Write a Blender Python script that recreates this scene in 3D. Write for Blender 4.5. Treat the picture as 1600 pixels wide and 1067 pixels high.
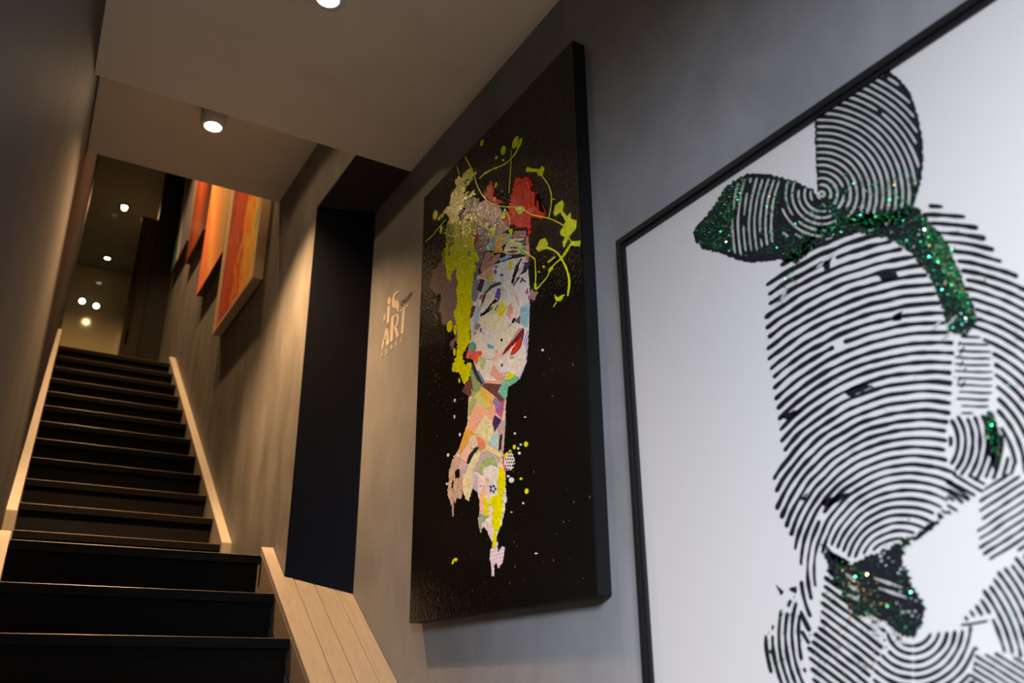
import bpy, bmesh, math, random
from mathutils import Vector, Matrix, noise
random.seed(7)
for o in list(bpy.data.objects): bpy.data.objects.remove(o)
C = bpy.context.scene.collection
PI = math.pi
# ------------------------------------------------------------------ camera
YAW, PIT, ROL, FPX = math.radians(31.095), math.radians(21.982), math.radians(-0.512), 1328.4
_f = Vector((math.sin(YAW)*math.cos(PIT), math.cos(YAW)*math.cos(PIT), math.sin(PIT)))
_r = Vector((math.cos(YAW), -math.sin(YAW), 0)); _u = _r.cross(_f)
CR = _r*math.cos(ROL) + _u*math.sin(ROL); CU = -_r*math.sin(ROL) + _u*math.cos(ROL)
cd = bpy.data.cameras.new('camera'); cam = bpy.data.objects.new('camera', cd); C.objects.link(cam)
cam.matrix_world = Matrix(((CR.x, CU.x, -_f.x, 0), (CR.y, CU.y, -_f.y, 0), (CR.z, CU.z, -_f.z, 0), (0, 0, 0, 1)))
cd.sensor_width = 36; cd.lens = FPX/1600*36; cd.clip_start = 0.01; cd.clip_end = 60
cd.dof.use_dof = True; cd.dof.focus_distance = 2.75; cd.dof.aperture_fstop = 2.5
bpy.context.scene.camera = cam
# ------------------------------------------------------------------ world, lights, exposure
w = bpy.data.worlds.new('world'); bpy.context.scene.world = w; w.use_nodes = True
w.node_tree.nodes['Background'].inputs[0].default_value = (.55, .7, 1, 1)
w.node_tree.nodes['Background'].inputs[1].default_value = 0.02
vs = bpy.context.scene.view_settings
vs.view_transform = 'Standard'; vs.look = 'None'; vs.gamma = 1; vs.use_curve_mapping = False; vs.exposure = 0.0
WARM = (1.0, .58, .27)
def area(name, loc, rot, sx, sy, e, col):
    l = bpy.data.lights.new(name, 'AREA'); l.shape = 'RECTANGLE'; l.size = sx; l.size_y = sy; l.energy = e; l.color = col
    o = bpy.data.objects.new(name, l); o.location = loc; o.rotation_euler = rot; C.objects.link(o); return o
def spot(name, loc, e, cone, blend, rot=(0, 0, 0), col=WARM, r=.03):
    l = bpy.data.lights.new(name, 'SPOT'); l.energy = e; l.spot_size = math.radians(cone); l.spot_blend = blend; l.color = col; l.shadow_soft_size = r
    o = bpy.data.objects.new(name, l); o.location = loc; o.rotation_euler = rot; C.objects.link(o); return o
_l = area('shop_window_daylight', (-1.0, -1.2, 1.3), (0, 0, 0), 1.2, 1.0, 310, (.86, .90, 1.0))
_l.rotation_euler = Vector((-.42, -.38, .98)).to_track_quat('Z', 'Y').to_euler(); _l.data.spread = math.radians(128)
spot('stair_lamp_light', (.506, 3.467, 2.362), 395, 110, .8)
spot('stair_lamp_stray_light', (.506, 3.467, 2.362), 5, 170, .2)
spot('entry_lamp_light', (.573, 2.03, 1.945), 44, 80, .7)
spot('upper_lamp_light', (.50, 4.9, 5.02), 520, 100, .7, (0, math.radians(-24), 0))
spot('upper_lamp_light', (.50, 6.5, 5.02), 420, 100, .7, (0, math.radians(-24), 0))
spot('hall_lamp_light', (.566, 9.455, 5.065), 130, 150, .5)

# ------------------------------------------------------------------ helpers
def ray(px, py):
    return CR*((px-800)/FPX) + CU*(-(py-533.5)/FPX) + _f
def on_x(px, py, x):          # the point of the wall plane x = const that the photograph shows at a pixel
    d = ray(px, py); return d*(x/d.x)
def on_z(px, py, z):
    d = ray(px, py); return d*(z/d.z)
def link(name, me, mat=None, parent=None):
    o = bpy.data.objects.new(name, me); C.objects.link(o)
    if mat: me.materials.append(mat)
    if parent: o.parent = parent; o.matrix_parent_inverse = Matrix.Translation(-parent.location)
    return o
def mesh(name, v, f, mat=None, parent=None, smooth=False):
    me = bpy.data.meshes.new(name); me.from_pydata([tuple(p) for p in v], [], f); me.update()
    if smooth:
        for p in me.polygons: p.use_smooth = True
    return link(name, me, mat, parent)
def prism(name, pts, d, mat=None, parent=None, bevel=0, seg=2):
    """pts: closed ring of 3-D points, pushed by vector d into a solid"""
    bm = bmesh.new(); d = Vector(d)
    a = [bm.verts.new(Vector(p)) for p in pts]; b = [bm.verts.new(Vector(p)+d) for p in pts]
    n = len(pts); bm.faces.new(a); bm.faces.new(b[::-1])
    for i in range(n): bm.faces.new((a[i], b[i], b[(i+1) % n], a[(i+1) % n]))
    bmesh.ops.recalc_face_normals(bm, faces=bm.faces)
    if bevel: bmesh.ops.bevel(bm, geom=bm.edges[:], offset=bevel, segments=seg, affect='EDGES', clamp_overlap=True)
    me = bpy.data.meshes.new(name); bm.to_mesh(me); bm.free()
    return link(name, me, mat, parent)
def box(name, x0, x1, y0, y1, z0, z1, mat=None, parent=None, bevel=0, seg=2):
    return prism(name, [(x0, y0, z0), (x1, y0, z0), (x1, y1, z0), (x0, y1, z0)], (0, 0, z1-z0), mat, parent, bevel, seg)
def struct(o): o['kind'] = 'structure'; return o
def tag(o, label, cat, group=None):
    o['label'] = label; o['category'] = cat
    if group: o['group'] = group
    return o
def thing(name, loc, label, cat, group=None):
    o = bpy.data.objects.new(name, None); o.empty_display_size = .05; o.location = loc; C.objects.link(o)
    return tag(o, label, cat, group)
# ------------------------------------------------------------------ materials
def newmat(name):
    m = bpy.data.materials.new(name); m.use_nodes = True
    return m, m.node_tree.nodes, m.node_tree.links, m.node_tree.nodes['Principled BSDF']
def flat(name, col, rough=.5, metal=0, spec=.5, coat=0):
    m, n, l, b = newmat(name); b.inputs['Base Color'].default_value = (*col, 1); b.inputs['Roughness'].default_value = rough
    b.inputs['Metallic'].default_value = metal; b.inputs['Specular IOR Level'].default_value = spec; b.inputs['Coat Weight'].default_value = coat
    return m
def coords(n, l, scale=(1, 1, 1), rot=(0, 0, 0)):
    g = n.new('ShaderNodeNewGeometry'); mp = n.new('ShaderNodeMapping'); mp.inputs['Scale'].default_value = scale; mp.inputs['Rotation'].default_value = rot
    l.new(g.outputs['Position'], mp.inputs[0]); return mp.outputs[0]
def noisy(n, l, vec, sc, det=5, rough=.6, dist=0):
    t = n.new('ShaderNodeTexNoise'); t.inputs['Scale'].default_value = sc; t.inputs['Detail'].default_value = det; t.inputs['Roughness'].default_value = rough; t.inputs['Distortion'].default_value = dist
    l.new(vec, t.inputs['Vector']); return t.outputs[0]
def ramp(n, l, fac, stops):
    r = n.new('ShaderNodeValToRGB'); cr = r.color_ramp
    while len(cr.elements) < len(stops): cr.elements.new(.5)
    for e, (p, c) in zip(cr.elements, stops): e.position = p; e.color = (*c, 1)
    l.new(fac, r.inputs[0]); return r.outputs[0]
def bump(n, l, b, h, st, dist):
    bp = n.new('ShaderNodeBump'); bp.inputs['Strength'].default_value = st; bp.inputs['Distance'].default_value = dist
    l.new(h, bp.inputs['Height']); l.new(bp.outputs[0], b.inputs['Normal'])
def plaster(name, dark, light, rough=.55, scale=(1.2, 1.2, .8), st=.12, rot=(0, 0, 0), spec=.3):
    m, n, l, b = newmat(name); v = coords(n, l, scale, rot)
    a = noisy(n, l, v, 3.2, 7, .62, .5); l.new(ramp(n, l, a, [(.3, dark), (.72, light)]), b.inputs['Base Color'])
    b.inputs['Roughness'].default_value = rough; b.inputs['Specular IOR Level'].default_value = spec
    f = noisy(n, l, coords(n, l), 60, 6, .7); bump(n, l, b, f, st, .004); return m
M_wall = plaster('grey_microcement', (.16, .165, .18), (.235, .24, .252))
M_stairwall = plaster('brushed_microcement', (.10, .097, .09), (.21, .203, .19), scale=(1, 1.6, .55), rot=(.5, 0, 0))
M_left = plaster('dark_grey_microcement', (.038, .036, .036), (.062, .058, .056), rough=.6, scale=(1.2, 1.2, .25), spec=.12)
M_ceil = plaster('white_ceiling_paint', (.64, .57, .47), (.70, .63, .53), rough=.8, st=.05)
M_navy = flat('navy_black_paint', (.006, .008, .016), .6, spec=.08)
def wood(name, c1, c2, rough, sc=(1, 1, 1), rot=(0, 0, 0), st=.1, spec=.5):
    m, n, l, b = newmat(name); v = coords(n, l, sc, rot)
    a = noisy(n, l, v, 6, 6, .65, 1.2); l.new(ramp(n, l, a, [(.3, c1), (.7, c2)]), b.inputs['Base Color'])
    b.inputs['Roughness'].default_value = rough; b.inputs['Specular IOR Level'].default_value = spec
    bump(n, l, b, a, st, .002); return m
M_strip = flat('lit_edge_brown', (.13, .085, .05), .35)  # lighter brown painting the light caught by the tread bevels
M_floor = wood('oak_floor', (.22, .17, .12), (.32, .25, .18), .4, (1, 6, 1))
M_black = wood('black_stained_oak', (.004, .0036, .0032), (.008, .007, .006), .4, (.6, 6, 6), spec=.1)
M_riser = wood('matt_black_riser', (.003, .0028, .0026), (.006, .0055, .005), .6, (.6, 6, 6), spec=.12)
M_bare = wood('pale_pine', (.24, .205, .16), (.31, .275, .225), .5, (7, .8, 1.2), (.62, 0, 0), .12)
M_skirt = wood('pale_skirting', (.27, .24, .195), (.33, .3, .245), .5, (7, .8, 1.2), (.62, 0, 0), .08)
M_side = wood('brown_oak_side', (.16, .12, .09), (.25, .19, .14), .5, (3, 1, 12), (.62, 0, 0), .15)
def emit(name, col, st):
    m = bpy.data.materials.new(name); m.use_nodes = True; n = m.node_tree.nodes; n.remove(n['Principled BSDF'])
    e = n.new('ShaderNodeEmission'); e.inputs[0].default_value = (*col, 1); e.inputs[1].default_value = st
    m.node_tree.links.new(e.outputs[0], n['Material Output'].inputs[0]); return m
M_lens = emit('lamp_lens_glow', (1, .86, .66), 60)
M_lens_hall = emit('hall_lens_glow', (1, .86, .60), 9)

# ------------------------------------------------------------------ setting
YE, YF = 2.907, 4.125           # far edge of the low ceiling, far edge of the stair ceiling
ZS, ZF, ZU = 2.062, 2.471, 5.10
WX, DX = 1.0, 1.25
def lw(y): return -.082 + .028*y
struct(box('floor', -3.1, 1.26, -3, 1.2, -1.62, -1.504, M_floor))
struct(box('ceiling', -3.1, 1.3, -3, YE, ZS, ZS+.40, M_ceil))
struct(box('ceiling', -.2, 1.0, YE, YF, ZF, ZF+.30, M_ceil))
struct(box('wall_right', DX, DX+.15, -3, 3.42, -1.62, ZS, M_wall))
struct(prism('wall_right', [(WX, 3.40, -1.6), (DX, 3.31, -1.6), (DX+.15, 3.31, -1.6), (DX+.15, 11.4, -1.6), (WX, 11.4, -1.6)], (0, 0, ZU+1.6), M_stairwall)).name = 'wall_stair_right'
struct(box('wall_lintel', WX, DX+.15, YE, 3.40, ZS+.006, ZU, M_stairwall))
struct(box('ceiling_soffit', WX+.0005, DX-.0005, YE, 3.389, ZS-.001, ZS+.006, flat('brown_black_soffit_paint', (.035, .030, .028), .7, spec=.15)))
LEAN = .0140      # the old wall is a little out of plumb
_wb, _wt = (-1.62-2.2)*LEAN, (ZU-2.2)*LEAN
_r8 = [(lw(y)+dx, y, z) for z, e in ((-1.62, _wb), (ZU, _wt)) for y, dx in ((.42, e), (8.3, e), (8.3, -.2), (.42, -.2))]
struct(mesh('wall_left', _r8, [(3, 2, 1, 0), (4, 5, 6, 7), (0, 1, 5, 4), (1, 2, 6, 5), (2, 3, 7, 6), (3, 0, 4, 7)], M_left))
struct(box('wall_front', -3.1, -.28, .42, .57, -1.62, ZS, M_wall))
struct(box('wall_shop_side', -3.25, -3.1, -3, .45, -1.62, ZS, M_wall))
struct(prism('wall_return_panel', [(WX-.001, 3.390, .402), (DX, 3.300, .340), (DX, 3.300, ZS-.001), (WX-.001, 3.390, ZS-.001)], (0, .0085, 0), M_navy))
# upper storey
struct(box('floor_upper', -.2, 1.0, 7.02, 11.4, 2.25, 2.452, M_bare))
struct(box('ceiling_upper', -.35, 1.3, YF-1.2, 11.6, ZU, ZU+.15, plaster('dark_ceiling_paint', (.16, .15, .12), (.2, .19, .15), .7, st=.03)))
struct(box('wall_upper_front', -.2, 1.0, YF-.01-.15, YF-.01, ZF+.30, ZU, M_ceil))
M_dark = flat('dark_bronze_frame', (.010, .009, .008), .5, spec=.15)
M_backwall, n_, l_, b_ = newmat('olive_lacquered_glass')
b_.inputs['Base Color'].default_value = (.50, .45, .30, 1); b_.inputs['Roughness'].default_value = .06
struct(box('wall_back', -.3, 1.1, 11.33, 11.48, 2.25, ZU, M_backwall))
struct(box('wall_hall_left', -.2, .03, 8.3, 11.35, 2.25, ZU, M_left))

# ------------------------------------------------------------------ staircase
XR = .945
def far_n(k): return 4.36+.2345*k, .650+.162*k
def near_n(j): return 3.554-.24*j, .496-.170*j
st = thing('staircase', (.5, 2.3, -1.504), 'straight black wooden staircase climbing between the two grey walls to the glass door', 'staircase')
def step(y, z, dy, dz, x0, x1):
    # tread: board with a proud rounded nosing; riser set back under it
    t = box('tread', x0, x1, y, y+dy+.03, z-.034, z-.0028, M_black, st, .002, 2)
    box('lit_edge_strip', x0, x1, y-.0005, y+.012, z-.0028, z, M_strip, st, .0008, 1)  # added strip, its colour stands in for the lit front bevel
    r = box('riser', x0+.004, x1-.006, y+.022, y+.04, z-dz-.002, z-.034, M_riser, st, .0015, 1)
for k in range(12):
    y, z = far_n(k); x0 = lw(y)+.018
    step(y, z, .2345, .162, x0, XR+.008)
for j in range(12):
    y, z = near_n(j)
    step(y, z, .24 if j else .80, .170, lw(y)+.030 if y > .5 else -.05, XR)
def sloped(name, x0, x1, y0, z0, y1, z1, h, mat, parent=None, skew=0, bevel=.002):
    """a board lying along the pitch from (y0,z0) to (y1,z1), h thick downwards, x0..x1 wide"""
    s = skew*(y1-y0)
    bm = [(x0, y0, z0), (x1, y0, z0), (x1+s, y1, z1), (x0+s, y1, z1)]
    return prism(name, bm, (0, 0, -h), mat, parent, bevel)
sl = .162/.2345; yb, zb = far_n(0); yt, zt = far_n(11)
tr = struct(sloped('trim_1', XR+.008, WX, yb-.03, zb+.025-.03*sl, yt+.10, zt+.025+.10*sl, .26, M_skirt)); tr['label'] = 'pale wooden skirting board up the right side of the far flight'
tl = struct(sloped('trim_2', lw(yb-.03)-.03, lw(yb-.03)+.022, yb-.03, zb+.10-.03*sl, yt+.10, zt+.10+.1*sl, .33, M_skirt, skew=.032)); tl['label'] = 'pale wooden skirting board up the left side of the far flight'
sn = .170/.24; ya, za = near_n(0); yz, zz = near_n(11)
tn = struct(sloped('trim_3', lw(ya)-.03, lw(ya)+.028, ya+.0, za+.03, yz, za+.03-(ya-yz)*sn, .28, M_skirt, skew=.028)); tn['label'] = 'pale wooden skirting board up the left side of the near flight'
# sloping boarded ledge to the right of the near flight
lg = thing('boarded_ledge', (1.1, 2.2, -1.504), 'sloping pale pine ledge of four long boards beside the lowest steps', 'ledge')
xs = [XR+.002, 1.032, 1.108, 1.186, DX]
def ledge_pt(x, y): return (x, y, .516+.70*(y-3.557))
cuts = [3.585, 3.40, 3.36, 3.335]
for i in range(4):
    a, b = xs[i]+.001, xs[i+1]-.0012
    y1a = 3.585 if i == 0 else 3.3975-.36*(a-WX)
    y1b = 3.585 if i == 0 else 3.3975-.36*(b-WX)
    y0 = .9
    if i == 0:   # runs past the corner of the dark return, notched round it
        ring = [ledge_pt(a, y0), ledge_pt(b, y0), ledge_pt(b, 3.385), ledge_pt(WX-.002, 3.389), ledge_pt(WX-.002, 3.585), ledge_pt(a, 3.585)]
    else: ring = [ledge_pt(a, y0), ledge_pt(b, y0), ledge_pt(b, y1b-.008), ledge_pt(a, y1a-.008)]
    prism('plank', ring, (0, 0, -.022), M_bare, lg, .0016, 1)
prism('fascia_board', [(XR+.003, 3.583, .516+.7*.026-.024), (XR+.003, .95, .516+.7*(.95-3.557)-.024), (XR+.003, .95, .516+.7*(.95-3.557)-.155), (XR+.003, 3.583, .516+.7*.026-.155)], (.018, 0, 0), M_side, lg, .0015, 1)
prism('lower_board', [(XR+.012, 3.583, .516+.7*.026-.160), (XR+.012, .95, .516+.7*(.95-3.557)-.160), (XR+.012, .95, .516+.7*(.95-3.557)-.62), (XR+.012, 3.583, .516+.7*.026-.62)], (.018, 0, 0), M_skirt, lg, .001, 1)
# ------------------------------------------------------------------ ceiling spotlights
def ring_bm(bm, prof, cx, cy, seg=40):
    rings = []
    for r, z in prof:
        rings.append([bm.verts.new((cx+r*math.cos(2*PI*i/seg), cy+r*math.sin(2*PI*i/seg), z)) for i in range(seg)])
    for a, b in zip(rings, rings[1:]):
        for i in range(seg): bm.faces.new((a[i], a[(i+1) % seg], b[(i+1) % seg], b[i]))
    return rings
def spotlight(x, y, ztop, h, r, rl, label, mat, glow=None):
    t = thing('ceiling_spotlight', (x, y, ztop), label, 'ceiling light')
    bm = bmesh.new()
    rg = ring_bm(bm, [(r*.2, ztop), (r, ztop), (r, ztop-h+.003), (r-.003, ztop-h), (rl+.006, ztop-h), (rl+.002, ztop-h+.012), (rl, ztop-h+.012)], x, y)
    bmesh.ops.recalc_face_normals(bm, faces=bm.faces)
    me = bpy.data.meshes.new('housing'); bm.to_mesh(me); bm.free(); hs = link('housing', me, mat, t)
    for p in me.polygons: p.use_smooth = len(p.vertices) == 4 and abs(p.normal.z) < .5
    bm = bmesh.new(); vs_ = [bm.verts.new((x+rl*math.cos(2*PI*i/32), y+rl*math.sin(2*PI*i/32), ztop-h+.004-.0)) for i in range(32)]
    c = bm.verts.new((x, y, ztop-h+.001))
    for i in range(32): bm.faces.new((c, vs_[(i+1) % 32], vs_[i]))
    me = bpy.data.meshes.new('lens'); bm.to_mesh(me); bm.free(); link('lens', me, glow or M_lens, t)
    return t
M_house = flat('white_lamp_housing', (.55, .52, .48), .5)
spotlight(.506, 3.467, ZF, .098, .056, .034, 'white cylindrical spotlight on the higher ceiling above the stairs', M_house)
spotlight(.573, 2.03, ZS, .098, .056, .030, 'lit spotlight on the low ceiling at the top edge of the photo', M_house)
a = spotlight(.566, 9.455, ZU, .02, .055, .034, 'small round spotlight seen through the glass door, nearer of the two ceiling ones', M_dark, M_lens_hall)
b = spotlight(.568, 10.917, ZU, .02, .055, .034, 'small round spotlight seen through the glass door, farther of the two ceiling ones', M_dark, M_lens_hall)
for nm, y in (('nearer', 4.9), ('farther', 6.5)):
    spotlight(.50, y, ZU, .05, .05, .034, 'upper stairwell ceiling spotlight washing the paintings, '+nm+' one', M_dark, M_lens_hall)
# two glowing discs added as lamp reflections on the hall's back wall
for px, py, nm in ((128.5, 470, 'left'), (150.5, 477.5, 'right')):
    d = ray(px, py); p = d*(11.30/d.y)
    t = thing('added_glow_disc', (p.x, 11.33, p.z), nm+' one of the pair of small round glowing discs added beyond the glass door', 'glowing disc')
    for nm2, r0, y0, y1, mt in (('rim', .044, 11.332, 11.312, M_dark), ('lens', .036, 11.314, 11.306, M_lens_hall)):
        bm = bmesh.new(); bmesh.ops.create_cone(bm, cap_ends=True, segments=28, radius1=r0, radius2=r0*.94, depth=y0-y1)
        bmesh.ops.rotate(bm, verts=bm.verts, matrix=Matrix.Rotation(PI/2, 3, 'X')); bmesh.ops.translate(bm, verts=bm.verts, vec=(p.x, (y0+y1)/2, p.z))
        me = bpy.data.meshes.new(nm2); bm.to_mesh(me); bm.free(); link(nm2, me, mt, t)
# ------------------------------------------------------------------ glass door at the head of the stairs
GY = 8.05
gd = thing('door_1', (.45, GY, 2.452), 'dark framed glass door with a tall pull handle at the head of the stairs', 'door'); gd['kind'] = 'structure'
M_glass, n_, l_, b_ = newmat('clear_door_glass'); b_.inputs['Base Color'].default_value = (.9, .92, .85, 1); b_.inputs['Transmission Weight'].default_value = 1; b_.inputs['Roughness'].default_value = 0; b_.inputs['IOR'].default_value = 1.10
box('jamb', .815, .999, GY-.02, GY+.08, 2.452, ZU-.001, M_dark, gd, .003)
box('stile', .655, .80, GY+.01, GY+.05, 2.46, 4.28, flat('olive_door_stile', (.022, .019, .012), .5, spec=.12), gd, .003)
box('glass_pane', .16, .812, GY+.02, GY+.032, 2.456, ZU-.001, M_glass, gd)
box('stile', .80, .814, GY+.0, GY+.055, 2.46, ZU-.001, M_dark, gd, .002)
hx = .69
bm = bmesh.new(); bmesh.ops.create_cone(bm, cap_ends=True, segments=20, radius1=.014, radius2=.014, depth=1.0)
bmesh.ops.translate(bm, verts=bm.verts, vec=(hx, GY-.06, 3.55))
for z in (3.12, 3.98):
    g = bmesh.ops.create_cone(bm, cap_ends=True, segments=12, radius1=.009, radius2=.009, depth=.075)
    bmesh.ops.rotate(bm, verts=g['verts'], matrix=Matrix.Rotation(PI/2, 3, 'X')); bmesh.ops.translate(bm, verts=g['verts'], vec=(hx, GY-.027, z))
me = bpy.data.meshes.new('pull_handle'); bm.to_mesh(me); bm.free(); link('pull_handle', me, M_dark, gd)

# ------------------------------------------------------------------ paintings on the stair wall
def abstract(name, stops, y0, y1, slant=.12, wob=.5, sc=(3.2, 1.1), z0=3):
    """brushed paint: bands across the width, pulled about by noise and slanted with height"""
    m, n, l, b = newmat(name); v = coords(n, l, (1, sc[0], sc[1]))
    g = n.new('ShaderNodeNewGeometry'); sp = n.new('ShaderNodeSeparateXYZ'); l.new(g.outputs['Position'], sp.inputs[0])
    def mth(op, a_, b_):
        q = n.new('ShaderNodeMath'); q.operation = op
        for k, x in enumerate((a_, b_)):
            if hasattr(x, 'is_output'): l.new(x, q.inputs[k])
            else: q.inputs[k].default_value = x
        return q.outputs[0]
    zz = mth('MULTIPLY', mth('SUBTRACT', sp.outputs[2], z0), slant)
    f = mth('DIVIDE', mth('SUBTRACT', mth('ADD', sp.outputs[1], zz), y0), y1-y0)
    a = noisy(n, l, v, 2.6, 7, .68, 1.4); f = mth('ADD', f, mth('MULTIPLY', mth('SUBTRACT', a, .5), wob*2))
    l.new(ramp(n, l, f, stops), b.inputs['Base Color']); b.inputs['Roughness'].default_value = .4
    bump(n, l, b, noisy(n, l, v, 14, 4), .25, .004); return m
M_tray = wood('pale_maple_frame', (.50, .38, .24), (.60, .47, .32), .45, (4, 4, 4), st=.05)
M_edge = flat('brown_canvas_edge', (.06, .035, .025), .6)
def stair_painting(y0, y1, z0, z1, depth, mat, label, framed):
    t = thing('abstract_painting', (WX, (y0+y1)/2, z0), label, 'painting', 'abstract paintings up the stair wall')
    xf = WX-depth
    if framed:
        fw = .026
        box('frame_rail', xf-.010, WX-.002, y0, y1, z0, z0+fw, M_tray, t, .002)
        box('frame_rail', xf-.010, WX-.002, y0, y1, z1-fw, z1, M_tray, t, .002)
        box('frame_stile', xf-.010, WX-.002, y0, y0+fw, z0+fw, z1-fw, M_tray, t, .002)
        box('frame_stile', xf-.010, WX-.002, y1-fw, y1, z0+fw, z1-fw, M_tray, t, .002)
        box('canvas', xf+.006, WX-.004, y0+fw+.004, y1-fw-.004, z0+fw+.004, z1-fw-.004, mat, t)
    else:
        box('stretcher', xf+.002, WX-.002, y0, y1, z0, z1, M_edge, t, .002)
        box('canvas', xf, xf+.0019, y0+.001, y1-.001, z0+.001, z1-.001, mat, t)
    return t
stair_painting(4.30, 5.26, 2.075, 3.35, .045, abstract('fiery_paint', [(0, (.42, .45, .26)), (.14, (.85, .62, .12)), (.32, (.9, .40, .03)), (.5, (.75, .16, .02)), (.62, (.35, .035, .01)), (.78, (.62, .09, .02)), (1, (.22, .02, .01))], 4.32, 5.24, .05, .75, (4.5, 1.6)), 'pale framed abstract painting in fiery reds and yellows, nearest on the stair wall', True)
stair_painting(5.335, 6.15, 2.715, 3.95, .045, abstract('coral_paint', [(0, (.42, .28, .10)), (.22, (.55, .30, .08)), (.34, (.9, .26, .10)), (.55, (.95, .50, .12)), (.7, (.95, .28, .08)), (1, (.95, .20, .08))], 5.34, 6.15, -.35, .10, (2, .5), 2.9), 'coral orange and ochre abstract painting, second up the stair wall', False)
stair_painting(6.26, 6.95, 3.34, 4.45, .045, abstract('rust_paint', [(0, (.09, .012, .006)), (.25, (.28, .05, .008)), (.5, (.34, .07, .01)), (.8, (.2, .022, .008)), (1, (.14, .04, .02))], 6.26, 6.95, -.1, .10, (2, .5), 3.4), 'dark rust red abstract painting, third up the stair wall', False)
stair_painting(7.06, 7.78, 3.62, 4.75, .045, abstract('blue_paint', [(0, (.10, .09, .09)), (.3, (.12, .13, .17)), (.52, (.16, .17, .2)), (.62, (.75, .75, .72)), (.7, (.14, .20, .25)), (1, (.03, .22, .28))], 7.06, 7.78, -.2, .08, (2, .5), 3.7), 'blue grey abstract painting, topmost on the stair wall', False)
# ------------------------------------------------------------------ large dark collage painting
def lin(c, k=1.0):
    return tuple(min(.95, k*((v/255/12.92) if v/255 <= .04045 else ((v/255+.055)/1.055)**2.4)) for v in c)
KP = 1.7
PX = 1.205; PY0, PY1, PZ0, PZ1 = 1.632, 2.661, .188, 1.786
_mc = {}
def paint(col, pat=None, col2=None):
    key = (col, pat, col2)
    if key in _mc: return _mc[key]
    m, n, l, b = newmat('paint' if not pat else pat+'_paper'); c1 = lin(col, KP); v = coords(n, l)
    if pat is None:
        a = noisy(n, l, v, 45, 5, .7, 1.0); o = ramp(n, l, a, [(.35, tuple(x*.72 for x in c1)), (.62, tuple(min(.95, x*1.12) for x in c1))])
    elif pat in ('stripes', 'plaid'):
        wv = n.new('ShaderNodeTexWave'); wv.bands_direction = 'DIAGONAL'; wv.inputs['Scale'].default_value = 38; l.new(v, wv.inputs['Vector'])
        o = ramp(n, l, wv.outputs[0], [(.42, c1), (.58, lin(col2, KP))])
        if pat == 'plaid':
            w2 = n.new('ShaderNodeTexWave'); w2.bands_direction = 'Z'; w2.inputs['Scale'].default_value = 30; l.new(v, w2.inputs['Vector'])
            mx = n.new('ShaderNodeMix'); mx.data_type = 'RGBA'; l.new(w2.outputs[0], mx.inputs[0]); l.new(o, mx.inputs[6]); mx.inputs[7].default_value = (*c1, 1); o = mx.outputs[2]
    else:
        vo = n.new('ShaderNodeTexVoronoi'); vo.inputs['Scale'].default_value = 110 if pat == 'dotted' else 60; vo.inputs['Randomness'].default_value = .15 if pat == 'dotted' else 1; l.new(v, vo.inputs['Vector'])
        o = ramp(n, l, vo.outputs[0], [(.26, lin(col2, KP)), (.34, c1)])
    l.new(o, b.inputs['Base Color']); b.inputs['Roughness'].default_value = .15; b.inputs['Specular IOR Level'].default_value = .05 if col == (225, 28, 12) else .2
    bump(n, l, b, noisy(n, l, v, 70, 3, .6, .6), .35, .006)
    _mc[key] = m; return m
M_blk, n_, l_, b_ = newmat('black_gloss_impasto')
b_.inputs['Base Color'].default_value = (.005, .0045, .004, 1); b_.inputs['Roughness'].default_value = .16; b_.inputs['Specular IOR Level'].default_value = .22
_v = coords(n_, l_); _g = n_.new('ShaderNodeTexGradient')
_h = noisy(n_, l_, coords(n_, l_, (1, 1.3, .8)), 85, 3, .55, .8)
_sp = n_.new('ShaderNodeSeparateXYZ'); l_.new(n_.new('ShaderNodeNewGeometry').outputs['Position'], _sp.inputs[0])
_mr = n_.new('ShaderNodeMapRange'); _mr.inputs[1].default_value = .9; _mr.inputs[2].default_value = 1.6; _mr.inputs[3].default_value = .1; _mr.inputs[4].default_value = 1.0; l_.new(_sp.outputs[2], _mr.inputs[0])
_mm = n_.new('ShaderNodeMath'); _mm.operation = 'MULTIPLY'; l_.new(_h, _mm.inputs[0]); l_.new(_mr.outputs[0], _mm.inputs[1])
_ms = n_.new('ShaderNodeMapRange'); _ms.inputs[1].default_value = 1.0; _ms.inputs[2].default_value = 1.55; _ms.inputs[3].default_value = .12; _ms.inputs[4].default_value = .17; l_.new(_sp.outputs[2], _ms.inputs[0]); l_.new(_ms.outputs[0], b_.inputs['Specular IOR Level'])
bump(n_, l_, b_, _mm.outputs[0], .8, .012)      # thick impasto at the top, smooth paint lower down
M_side_blk = flat('black_canvas_side', (.006, .006, .007), .5, spec=.2)
cp = thing('collage_painting', (DX, 2.15, PZ0), 'large black collage canvas with a patchwork face and lime paint splashes', 'painting')
prism('stretcher', [(PX+.002, PY0, PZ0), (PX+.002, PY1, PZ0), (PX+.002, PY1, PZ1), (PX+.002, PY0, PZ1)], (DX-PX-.003, 0, 0), M_side_blk, cp, .002)
prism('canvas', [(PX, PY0, PZ0), (PX, PY1, PZ0), (PX, PY1, PZ1), (PX, PY0, PZ1)], (.0019, 0, 0), M_blk, cp, .0008)
CROP = {4: (660, 200, .26236), 5: (660, 400, .22497), 6: (660, 600, .3), 7: (720, 360, .13118), 8: (720, 480, .13118), 9: (660, 250, .15927), 10: (690, 580, .16867)}
lay = [0]
def tocrop(c, p): o = CROP[c]; return (o[0]+p[0]*o[2], o[1]+p[1]*o[2])
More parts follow.
